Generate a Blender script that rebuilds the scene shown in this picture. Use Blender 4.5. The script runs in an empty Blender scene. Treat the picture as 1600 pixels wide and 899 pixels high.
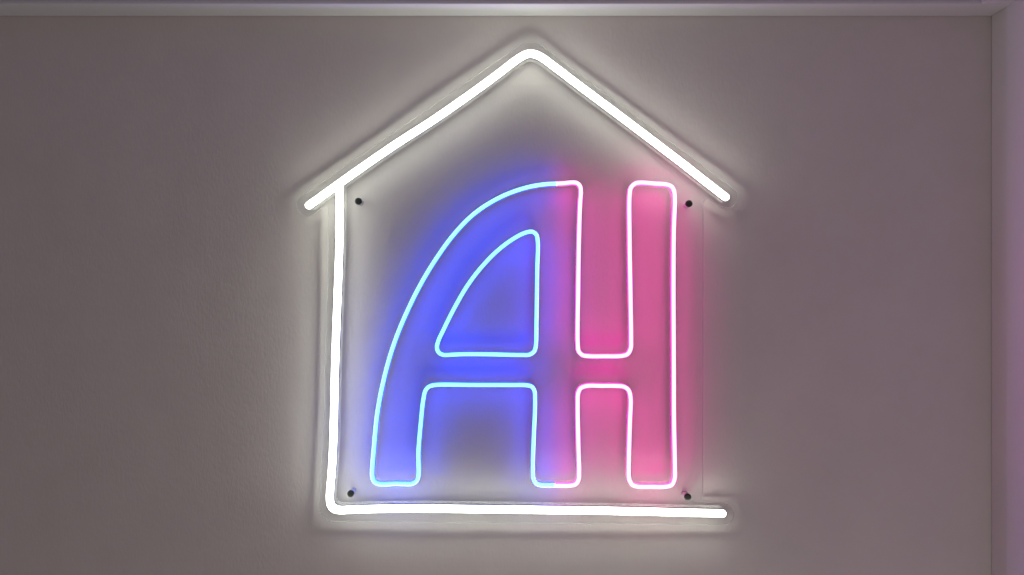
import bpy, bmesh, math, random
from mathutils import Vector

# ------------------------------------------------------------------ camera
S = bpy.context.scene
COL = S.collection
LENS, SENSOR, WPX, HPX = 28.0, 36.0, 1600.0, 899.0
F = WPX * LENS / SENSOR                 # focal length in photo pixels
D_FRONT = 1.2444                        # camera to the crown of the light tubes (m)
TUBE_H = 0.0155                          # height of the fat tube above the acrylic
PANEL_T = 0.004
GAP = 0.0135                             # stand-off gap behind the acrylic
Y_WALL = 0.0
Y_PB = -GAP                             # back of the acrylic
Y_PF = -GAP - PANEL_T                   # front of the acrylic
Y_CAM = Y_PF - TUBE_H - D_FRONT
cam = bpy.data.objects.new('camera', bpy.data.cameras.new('camera'))
COL.objects.link(cam)
cam.location = (0, Y_CAM, 0)
cam.rotation_euler = (math.radians(90), 0, 0)
cam.data.lens = LENS; cam.data.sensor_width = SENSOR
cam.data.clip_start = 0.02; cam.data.clip_end = 50
S.camera = cam

def P(px, py, y):
    """point of the photograph at pixel px, py on the vertical plane at depth y"""
    d = y - Y_CAM
    return Vector(((px - WPX/2) * d / F, y, (HPX/2 - py) * d / F))

# ------------------------------------------------------------------ ambient and fill light
S.view_settings.view_transform = 'Standard'
S.view_settings.look = 'None'
S.view_settings.exposure = 0.0
S.view_settings.gamma = 1.0
S.cycles.use_denoising = True
S.cycles.max_bounces = 10
S.cycles.diffuse_bounces = 5
S.cycles.transparent_max_bounces = 24
S.cycles.sample_clamp_indirect = 4.0
w = bpy.data.worlds.new('World'); S.world = w; w.use_nodes = True
bg = w.node_tree.nodes['Background']
bg.inputs['Color'].default_value = (1.0, .86, .88, 1)
bg.inputs['Strength'].default_value = 0.112

def area(name, loc, rot, size, energy, color):
    l = bpy.data.lights.new(name, 'AREA'); l.energy = energy; l.color = color
    l.shape = 'RECTANGLE'; l.size, l.size_y = size
    o = bpy.data.objects.new(name, l); COL.objects.link(o)
    o.location = loc; o.rotation_euler = rot
    return o
# added fill with no seen source, low on the right in front of the wall
area('fill_light', (.6, -1.25, -1.5), (math.radians(133), 0, math.radians(6)), (1.1, .7), 6.6, (1.0, .91, .87))

# ------------------------------------------------------------------ materials
def mat(name):
    m = bpy.data.materials.new(name); m.use_nodes = True
    nt = m.node_tree; nt.nodes.clear()
    out = nt.nodes.new('ShaderNodeOutputMaterial')
    return m, nt, out
def plaster(name, c1, c2, rough=.85, weave=0.3):
    m, nt, out = mat(name)
    N = nt.nodes.new; L = nt.links.new
    b = N('ShaderNodeBsdfPrincipled'); L(b.outputs[0], out.inputs[0])
    b.inputs['Roughness'].default_value = rough
    b.inputs['Specular IOR Level'].default_value = .25
    tc = N('ShaderNodeTexCoord')
    n1 = N('ShaderNodeTexNoise'); n1.inputs['Scale'].default_value = 9; n1.inputs['Detail'].default_value = 8; n1.inputs['Roughness'].default_value = .65
    L(tc.outputs['Object'], n1.inputs['Vector'])
    mx = N('ShaderNodeMix'); mx.data_type = 'RGBA'
    mx.inputs['A'].default_value = (*c1, 1); mx.inputs['B'].default_value = (*c2, 1)
    L(n1.outputs['Fac'], mx.inputs['Factor']); L(mx.outputs['Result'], b.inputs['Base Color'])
    # fine roller / paper texture, stretched a little vertically
    mp = N('ShaderNodeMapping'); mp.inputs['Scale'].default_value = (1, 1, .45)
    L(tc.outputs['Object'], mp.inputs['Vector'])
    n2 = N('ShaderNodeTexNoise'); n2.inputs['Scale'].default_value = 260; n2.inputs['Detail'].default_value = 4
    L(mp.outputs[0], n2.inputs['Vector'])
    n3 = N('ShaderNodeTexNoise'); n3.inputs['Scale'].default_value = 14; n3.inputs['Detail'].default_value = 3
    L(tc.outputs['Object'], n3.inputs['Vector'])
    bu = N('ShaderNodeBump'); bu.inputs['Strength'].default_value = weave; bu.inputs['Distance'].default_value = .0012
    L(n2.outputs['Fac'], bu.inputs['Height'])
    bu2 = N('ShaderNodeBump'); bu2.inputs['Strength'].default_value = .28; bu2.inputs['Distance'].default_value = .004
    L(n3.outputs['Fac'], bu2.inputs['Height']); L(bu.outputs[0], bu2.inputs['Normal'])
    L(bu2.outputs[0], b.inputs['Normal'])
    return m
def simple(name, c, rough=.5, metal=0, spec=.5):
    m, nt, out = mat(name)
    b = nt.nodes.new('ShaderNodeBsdfPrincipled'); nt.links.new(b.outputs[0], out.inputs[0])
    b.inputs['Base Color'].default_value = (*c, 1)
    b.inputs['Roughness'].default_value = rough; b.inputs['Metallic'].default_value = metal
    b.inputs['Specular IOR Level'].default_value = spec
    n = nt.nodes.new('ShaderNodeTexNoise'); n.inputs['Scale'].default_value = 90
    r = nt.nodes.new('ShaderNodeMapRange'); r.inputs['To Min'].default_value = rough*.8; r.inputs['To Max'].default_value = min(1, rough*1.2)
    nt.links.new(n.outputs['Fac'], r.inputs['Value']); nt.links.new(r.outputs[0], b.inputs['Roughness'])
    return m
def glow(name, rgb, base):
    """silicone diffuser lit from inside; LED spacing gives a faint ripple"""
    m, nt, out = mat(name)
    N = nt.nodes.new; L = nt.links.new
    b = N('ShaderNodeBsdfPrincipled'); L(b.outputs[0], out.inputs[0])
    b.inputs['Base Color'].default_value = (*base, 1); b.inputs['Roughness'].default_value = .45
    k = max(rgb)
    b.inputs['Emission Color'].default_value = (rgb[0]/k, rgb[1]/k, rgb[2]/k, 1)
    b.inputs['Emission Strength'].default_value = k
    return m
def acrylic(name, edge):
    m, nt, out = mat(name)
    N = nt.nodes.new; L = nt.links.new
    geo = N('ShaderNodeNewGeometry')
    dot = N('ShaderNodeVectorMath'); dot.operation = 'DOT_PRODUCT'
    L(geo.outputs['Incoming'], dot.inputs[0]); L(geo.outputs['Normal'], dot.inputs[1])
    ab = N('ShaderNodeMath'); ab.operation = 'ABSOLUTE'; L(dot.outputs['Value'], ab.inputs[0])
    om = N('ShaderNodeMath'); om.operation = 'SUBTRACT'; om.inputs[0].default_value = 1; L(ab.outputs[0], om.inputs[1])
    pw = N('ShaderNodeMath'); pw.operation = 'POWER'; L(om.outputs[0], pw.inputs[0]); pw.inputs[1].default_value = 5
    ma = N('ShaderNodeMath'); ma.operation = 'MULTIPLY_ADD'; L(pw.outputs[0], ma.inputs[0]); ma.inputs[1].default_value = .96; ma.inputs[2].default_value = .04
    tr = N('ShaderNodeBsdfTransparent'); tr.inputs[0].default_value = (.985, .99, .99, 1)
    gl = N('ShaderNodeBsdfGlossy'); gl.inputs['Roughness'].default_value = .03
    mx = N('ShaderNodeMixShader'); L(ma.outputs[0], mx.inputs[0]); L(tr.outputs[0], mx.inputs[1]); L(gl.outputs[0], mx.inputs[2])
    if edge:                             # sawn, slightly frosted rim: scatters light and casts the dark line
        df = N('ShaderNodeBsdfDiffuse'); df.inputs[0].default_value = (.46, .47, .46, 1)
        tl = N('ShaderNodeBsdfTranslucent'); tl.inputs[0].default_value = (.5, .5, .5, 1)
        ms = N('ShaderNodeMixShader'); ms.inputs[0].default_value = .35; L(df.outputs[0], ms.inputs[1]); L(tl.outputs[0], ms.inputs[2])
        m2 = N('ShaderNodeMixShader'); m2.inputs[0].default_value = EDGE_OPAQUE
        L(mx.outputs[0], m2.inputs[1]); L(ms.outputs[0], m2.inputs[2]); L(m2.outputs[0], out.inputs[0])
    else:
        L(mx.outputs[0], out.inputs[0])
    return m

EDGE_OPAQUE = .8
M_WALL = plaster('wall_paint', (.62, .57, .56), (.72, .66, .645))
M_SIDE = plaster('side_wall_paint', (.68, .665, .665), (.74, .72, .72), weave=.1)
M_CEIL = plaster('ceiling_paint', (.62, .61, .62), (.67, .66, .67), weave=.06)
M_CLEAR = acrylic('clear_acrylic', False)
M_EDGE = acrylic('sawn_acrylic_edge', True)
M_CH_W = simple('milky_white_silicone', (.62, .64, .65), .4)
M_CH_B = simple('milky_blue_silicone', (.35, .45, .62), .4)
M_CH_P = simple('milky_pink_silicone', (.62, .38, .52), .4)
WH = (11.7, 12.5, 10.7)
M_W = glow('white_diffuser', WH, (.8, .8, .8))
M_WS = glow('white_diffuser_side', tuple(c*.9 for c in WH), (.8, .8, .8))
M_B = glow('blue_diffuser', (.36, 2.2, 19.5), (.6, .7, .8))
M_BS = glow('blue_diffuser_side', (.02, .75, 19.5), (.5, .6, .8))  # more saturated emission, paints a blue bloom rim along sides and dome edges
M_P = glow('pink_diffuser', (10.8, 1.15, 4.6), (.8, .6, .7))
M_PS = glow('pink_diffuser_side', (10.8, .12, 4.6), (.8, .5, .7))  # magenta bloom rim put into the emission colour of sides and dome edges
M_CAP = simple('dark_gunmetal', (.035, .037, .036), .42, .6)
M_BARREL = simple('frosted_plastic_spacer', (.72, .72, .74), .35)
M_STEEL = simple('drive_recess_shadowed_metal', (.012, .012, .012), .5, .4)

# ------------------------------------------------------------------ helpers
def link(name, bm, mats, parent=None, smooth=False):
    me = bpy.data.meshes.new(name); bm.normal_update(); bm.to_mesh(me); bm.free()
    for m in (mats if isinstance(mats, (list, tuple)) else [mats]): me.materials.append(m)
    if smooth:
        for p in me.polygons: p.use_smooth = True
    o = bpy.data.objects.new(name, me); COL.objects.link(o)
    if parent: o.parent = parent
    return o
def box(bm, a, b):
    vs = [bm.verts.new((x, y, z)) for x in (a[0], b[0]) for y in (a[1], b[1]) for z in (a[2], b[2])]
    for q in ((0,1,3,2),(4,6,7,5),(0,4,5,1),(2,3,7,6),(0,2,6,4),(1,5,7,3)):
        bm.faces.new([vs[i] for i in q])
def bevel(bm, w, seg=3):
    bmesh.ops.recalc_face_normals(bm, faces=bm.faces)
    bmesh.ops.bevel(bm, geom=list(bm.edges), offset=w, segments=seg, affect='EDGES', profile=.5)

# ------------------------------------------------------------------ setting
d_wall = Y_WALL - Y_CAM
Z_C = P(0, 26, Y_WALL).z               # underside of the ceiling border
X_R = P(1549, 0, Y_WALL).x             # right wall
BORD = .056                            # the border's width
bm = bmesh.new(); box(bm, (-1.9, 0, -1.5), (X_R + .12, .1, Z_C + .25))
o = link('wall', bm, M_WALL); o['kind'] = 'structure'
bm = bmesh.new(); box(bm, (X_R, -.041, -1.5), (X_R + .1, -.001, Z_C + .25))
b2 = bmesh.new(); box(b2, (X_R - .003, -1.1, -1.5), (X_R + .1, -.0412, Z_C + .25)); bevel(b2, .0022, 3)
tmp = bpy.data.meshes.new('t'); b2.to_mesh(tmp); b2.free(); bm.from_mesh(tmp); bpy.data.meshes.remove(tmp)
o = link('side_wall', bm, M_SIDE); o['kind'] = 'structure'
bm = bmesh.new()
box(bm, (-1.9, -BORD, Z_C), (X_R - .001, -.001, Z_C + .16)); bevel(bm, .0018, 2)
b2 = bmesh.new(); box(b2, (X_R - .050, -1.1, Z_C), (X_R - .0035, -BORD - .0005, Z_C + .16)); bevel(b2, .0018, 2)
tmp = bpy.data.meshes.new('t'); b2.to_mesh(tmp); b2.free(); bm.from_mesh(tmp); bpy.data.meshes.remove(tmp)
o = link('ceiling_border', bm, M_CEIL); o['kind'] = 'structure'
bm = bmesh.new(); box(bm, (-1.9, -1.1, Z_C + .162), (X_R - .001, -.001, Z_C + .2))
o = link('ceiling', bm, M_CEIL); o['kind'] = 'structure'

# ------------------------------------------------------------------ the sign
sign = bpy.data.objects.new('neon_sign', None); COL.objects.link(sign)
sign.location = (0, 0, 0)
sign['label'] = 'lit neon house outline in white around blue and pink letters AH on a clear panel'
sign['category'] = 'neon sign'

def arc(c, r, a0, a1, n):
    return [(c[0] + r*math.cos(math.radians(a0 + (a1-a0)*i/n)), c[1] + r*math.sin(math.radians(a0 + (a1-a0)*i/n))) for i in range(n+1)]
def spline(pts, closed=False, step=2.0):
    """centripetal-ish Catmull-Rom through pixel points, resampled"""
    pts = [Vector(p) for p in pts]; n = len(pts); out = []
    rng = range(n if closed else n-1)
    for i in rng:
        p1, p2 = pts[i], pts[(i+1) % n]
        p0 = pts[i-1] if (closed or i > 0) else p1*2 - p2
        p3 = pts[(i+2) % n] if (closed or i+2 < n) else p2*2 - p1
        t0 = 0; t1 = t0 + max((p1-p0).length, 1e-3)**.5; t2 = t1 + max((p2-p1).length, 1e-3)**.5; t3 = t2 + max((p3-p2).length, 1e-3)**.5
        k = max(1, int((p2-p1).length/step))
        for j in range(k):
            t = t1 + (t2-t1)*j/k
            A1 = p0*((t1-t)/(t1-t0)) + p1*((t-t0)/(t1-t0)); A2 = p1*((t2-t)/(t2-t1)) + p2*((t-t1)/(t2-t1)); A3 = p2*((t3-t)/(t3-t2)) + p3*((t-t2)/(t3-t2))
            B1 = A1*((t2-t)/(t2-t0)) + A2*((t-t0)/(t2-t0)); B2 = A2*((t3-t)/(t3-t1)) + A3*((t-t1)/(t3-t1))
            out.append(B1*((t2-t)/(t2-t1)) + B2*((t-t1)/(t2-t1)))
    if not closed: out.append(pts[-1])
    return out

def profile(w, h, hb, n=12):
    """diffuser cross-section: straight side from hb, domed crown; (across, height, is_side)"""
    r = w/2; hs = h - r*.95
    pr = [(-r, hb), (-r, (hb+hs)/2)]
    for i in range(n+1):
        a = math.pi - math.pi*i/n
        pr.append((r*math.cos(a), hs + (h-hs)*math.sin(a)))
    pr += [(r, (hb+hs)/2), (r, hb)]
    return pr

def sweep(bm, path, prof, closed, y0, rim, cap0=True, cap1=True, mid=0, side=1):
    n = len(path); m = len(prof); rings = []
    for i, p in enumerate(path):
        a = path[i-1] if (closed or i) else p
        b = path[(i+1) % n] if (closed or i < n-1) else p
        t = (b-a).normalized(); nx = Vector((-t.z, 0, t.x))
        rings.append([bm.verts.new((p.x + nx.x*u, y0 - h, p.z + nx.z*u)) for u, h in prof])
    for i in range(n if closed else n-1):
        r0, r1 = rings[i], rings[(i+1) % n]
        for j in range(m-1):
            f = bm.faces.new((r0[j], r0[j+1], r1[j+1], r1[j])); f.smooth = True
            f.material_index = side if (j < rim or j >= m-1-rim) else mid
    if not closed:
        for k, on in ((0, cap0), (n-1, cap1)):
            if on:
                f = bm.faces.new(rings[k] if k == 0 else rings[k][::-1]); f.material_index = side
    return rings
def round_path(path3, r, end):
    """shrinking end rings would complicate things: rounded ends come from extra rings"""
    return path3

def tube_mesh(path_px, w, h, hb, closed=False, caps=(False, False), rim=3):
    """diffuser (returned bmesh) and the opaque channel under it, as two bmeshes"""
    y_top = Y_PF - h
    path = [P(p[0], p[1], y_top) for p in path_px]
    for v in path: v.y = 0
    d = bmesh.new(); c = bmesh.new()
    pr = profile(w, h, hb)
    n = len(path); m = len(pr)
    # scale factor along the path: rounded noses at free ends
    pts = [(v, 1.0) for v in path]
    r = w/2
    def nose(a, b):
        t = (a-b).normalized(); out = []
        for i in range(1, 7):
            ang = math.pi/2*i/6
            out.append((a + t*r*math.sin(ang), max(.02, math.cos(ang))))
        return out
    if not closed:
        if caps[0]: pts = nose(path[0], path[1])[::-1] + pts
        if caps[1]: pts = pts + nose(path[-1], path[-2])
    N_ = len(pts)
    for bm, prof, rm in ((d, pr, rim), (c, [(-r*.97, 0), (-r*.97, hb), (r*.97, hb), (r*.97, 0)], 0)):
        rings = []
        for i, (p, s) in enumerate(pts):
            a = pts[i-1][0] if (closed or i) else p
            b = pts[(i+1) % N_][0] if (closed or i < N_-1) else p
            t = (b-a).normalized(); nx = Vector((-t.z, 0, t.x))
            rings.append([bm.verts.new((p.x + nx.x*u*s, Y_PF - (hh if bm is c else hb + (hh-hb)*(.35+.65*s if s < 1 else 1)), p.z + nx.z*u*s)) for u, hh in prof])
        mm = len(prof)
        for i in range(N_ if closed else N_-1):
            r0, r1 = rings[i], rings[(i+1) % N_]
            for j in range(mm-1):
                f = bm.faces.new((r0[j], r0[j+1], r1[j+1], r1[j])); f.smooth = bm is d
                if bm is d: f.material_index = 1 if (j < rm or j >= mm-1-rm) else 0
        if not closed:
            bm.faces.new(rings[0]); bm.faces.new(rings[-1][::-1])
        bmesh.ops.recalc_face_normals(bm, faces=bm.faces)
    return d, c

def add_tube(name, label, path_px, w, h, hb, mats, chm, closed=False, caps=(False, False), rim=3):
    d, c = tube_mesh(path_px, w, h, hb, closed, caps, rim)
    o = link(name, d, mats, sign); o['label'] = label
    link('channel', c, chm, o)
    return o

WW, WH_, WB = .0101, TUBE_H, .0054
LW, LH, LB = .0057, .0105, .0030

roof = [(480.5, 320.8), (520, 292.3), (562, 262.4), (620, 222.6), (673.5, 188.2), (725, 152.6), (773.6, 117.4), (800, 97.0), (814, 87.2), (822, 83.2), (830, 82.0), (838, 83.6), (847, 88.0), (866.7, 102.4),
        (900, 127.8), (950, 165.2), (1000, 202.8), (1033.5, 228.3), (1066, 253.0), (1099.5, 279.4), (1136, 307.8)]
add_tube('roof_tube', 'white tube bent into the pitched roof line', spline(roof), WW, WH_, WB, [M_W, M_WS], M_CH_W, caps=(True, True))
body = [(529.0, 290.0), (529.2, 330), (528.4, 393.5), (527.2, 430), (525.4, 475), (522.9, 543.6), (521.3, 600), (520, 660), (518.4, 710), (516.2, 745), (514.2, 768), (513.8, 782),
        (515.6, 791.5), (521.0, 797.3), (530, 799.3), (546.7, 798.6), (591, 797.3), (640, 796.9), (740, 797.7), (850, 799.1), (960, 800.6), (1050, 802.6), (1090, 803.6), (1131, 804.3)]
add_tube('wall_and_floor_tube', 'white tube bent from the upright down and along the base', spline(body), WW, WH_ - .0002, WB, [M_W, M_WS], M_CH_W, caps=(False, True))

blue = [(870.5, 286.8), (857, 287.3), (842.5, 288.9), (820, 293.6), (788, 305.0), (757, 322.0), (733.6, 340.0), (707, 368.5), (680, 406.0), (657, 444.0), (637, 484.0), (620, 524.0), (607, 563.0), (595, 612.0), (588, 653.0), (583.6, 700.0), (580.8, 735),
        (581.0, 746), (584.2, 753.8), (592, 757.6), (605, 757.9), (617, 757.0), (632, 757.5), (645, 756.6), (651.6, 751), (653.6, 742), (653.2, 710.0), (657.2, 660.0), (661.2, 624.0), (664.6, 610.5), (670.4, 604.6), (680, 602.2), (740, 602.2), (800, 602.3), (822, 602.6),
        (830.5, 604.6), (835.0, 610.8), (836.2, 627.0), (833.8, 693.5), (832.8, 738.6), (834.0, 750), (838.6, 757), (847, 759.4), (867.5, 759.6)]
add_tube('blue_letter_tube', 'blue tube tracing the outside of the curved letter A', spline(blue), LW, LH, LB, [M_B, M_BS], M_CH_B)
pink1 = [(868.2, 759.6), (892, 759.4), (900, 757.0), (904.2, 750), (905, 738.0), (903.8, 693.5), (902.8, 632.0), (903.6, 615), (907.6, 607.2), (917, 603.6), (940, 603.5), (964, 603.6), (975, 604.8), (982.4, 610), (985.6, 622.0),
         (984.6, 660.0), (982.8, 735.0), (983.8, 750), (988.2, 758), (996.4, 761), (1019, 761.4), (1042.5, 761), (1050.6, 757.8), (1054.6, 748), (1055, 735), (1053.6, 660.0), (1053.4, 593.4), (1053.2, 540.0), (1052.8, 440.0), (1053.4, 357.0), (1054.8, 312.0),
         (1053.6, 299), (1050, 291.8), (1042.5, 288.4), (1022, 286.8), (1002, 285.2), (993, 286.8), (986.4, 293), (984.2, 304.7), (984.1, 373.4), (985.6, 470), (986.4, 530.0), (985.8, 545), (981, 553.6), (972, 556.6), (945, 557.2), (920, 557.0), (910.6, 555.4), (904.6, 549.6),
         (903.0, 538.0), (903.6, 450), (904.8, 373.4), (906.6, 318), (907.8, 300.0), (906.6, 291), (901.8, 286), (893, 285.0), (883, 286.2), (871.3, 286.8)]
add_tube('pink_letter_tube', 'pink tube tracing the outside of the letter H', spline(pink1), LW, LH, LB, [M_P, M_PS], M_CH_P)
inner = [(766.8, 554.2), (725, 554.0), (708, 554.6), (692.5, 555.0), (685.2, 551.2), (682.4, 544.0), (684.4, 533.5), (692.0, 517.0), (708.4, 484.0), (729.8, 447.0), (753.5, 416.0), (780, 389.4), (807, 370.2), (822.4, 363.2), (831.4, 362.0),
         (838, 366.6), (840.4, 378.4), (839.6, 420), (838.4, 500), (837.4, 540.0), (834.8, 549.4), (827.5, 554.6), (815, 555.2)]
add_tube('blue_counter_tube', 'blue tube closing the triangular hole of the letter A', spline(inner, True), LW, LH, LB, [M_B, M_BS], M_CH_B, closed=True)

# ---- clear acrylic backing cut to the contour
def corner(p0, c, p1, r, n=8):
    """fillet polyline at corner c"""
    a = (Vector(p0)-Vector(c)).normalized(); b = (Vector(p1)-Vector(c)).normalized(); c = Vector(c)
    ang = a.angle(b); t = r/math.tan(ang/2)
    ce = c + (a+b).normalized()*(r/math.sin(ang/2))
    s = c + a*t - ce; e = c + b*t - ce
    a0 = math.atan2(s.y, s.x); a1 = math.atan2(e.y, e.x)
    dlt = (a1-a0+math.pi) % (2*math.pi) - math.pi
    return [(ce.x + r*math.cos(a0+dlt*i/n), ce.y + r*math.sin(a0+dlt*i/n)) for i in range(n+1)]
OFF = 17.0
out = []
out += arc((480.5, 320.8), OFF, 54.7, 234.7, 18)                       # left eave end, from underside round to the top
out += corner((470, 306), (829.5, 58.5), (1146, 296), 34)
out += arc((1136, 308.2), OFF, -52.6, 127.4, 18)                       # right eave end
out += corner((1125.7, 321.7), (1099, 302.0), (1099, 500), 9)[2:]
out += corner((1099, 500), (1098.5, 788.0), (1131, 788.2), 7)
out += arc((1131, 804.3), 16.2, -88, 89, 16)
out += corner((1130, 820.5), (499.0, 815.2), (499.5, 760), 22)
out += [(501.5, 745), (504.5, 700), (506.8, 640), (508.6, 560), (511.0, 480), (512.6, 400)]
out += corner((512.6, 400), (513.2, 316.5), (489, 335), 6)
# drop near-duplicate points
pp = []
for q in out:
    if not pp or (Vector(q)-Vector(pp[-1])).length > .25: pp.append(q)
if (Vector(pp[0])-Vector(pp[-1])).length < .25: pp.pop()
bm = bmesh.new()
fv = [bm.verts.new(P(x, y, Y_PF)) for x, y in pp]
bv = [bm.verts.new((v.co.x, Y_PB, v.co.z)) for v in fv]
f1 = bm.faces.new(fv); f2 = bm.faces.new(bv[::-1])
for i in range(len(fv)):
    j = (i+1) % len(fv)
    f = bm.faces.new((fv[i], bv[i], bv[j], fv[j])); f.material_index = 1
bmesh.ops.recalc_face_normals(bm, faces=bm.faces)
bmesh.ops.triangulate(bm, faces=[f1, f2])
panel = link('acrylic_panel', bm, [M_CLEAR, M_EDGE], sign)
panel['label'] = 'clear acrylic backing cut to the outline of the house'

# ---- stand-off pins
def lathe(prof, seg=28):
    bm = bmesh.new(); rings = []
    for r, y in prof:
        rings.append([bm.verts.new((r*math.cos(2*math.pi*k/seg), y, r*math.sin(2*math.pi*k/seg))) for k in range(seg)])
    for a, b in zip(rings, rings[1:]):
        for k in range(seg):
            bm.faces.new((a[k], a[(k+1) % seg], b[(k+1) % seg], b[k])).smooth = True
    bm.faces.new(rings[0]); bm.faces.new(rings[-1][::-1])
    bmesh.ops.recalc_face_normals(bm, faces=bm.faces)
    return bm
cap_me = barrel_me = hole_me = None
for i, (px, py) in enumerate(((559.5, 314.5), (1077, 318.3), (547.5, 772.3), (1075, 777.6))):
    c = P(px, py, Y_PF - .004)
    if cap_me is None:
        bm = lathe([(.0056, 0), (.0056, -.0026), (.0051, -.0034), (.0030, -.0036)])
        o = link('standoff_pin', bm, M_CAP, sign); cap_me = o.data
        b = link('barrel', lathe([(.0046, GAP + PANEL_T), (.0046, PANEL_T + .0002)]), M_BARREL, o); barrel_me = b.data
    else:
        o = bpy.data.objects.new('standoff_pin', cap_me); COL.objects.link(o); o.parent = sign
        b = bpy.data.objects.new('barrel', barrel_me); COL.objects.link(b); b.parent = o
    o.location = (c.x, Y_PF, c.z)
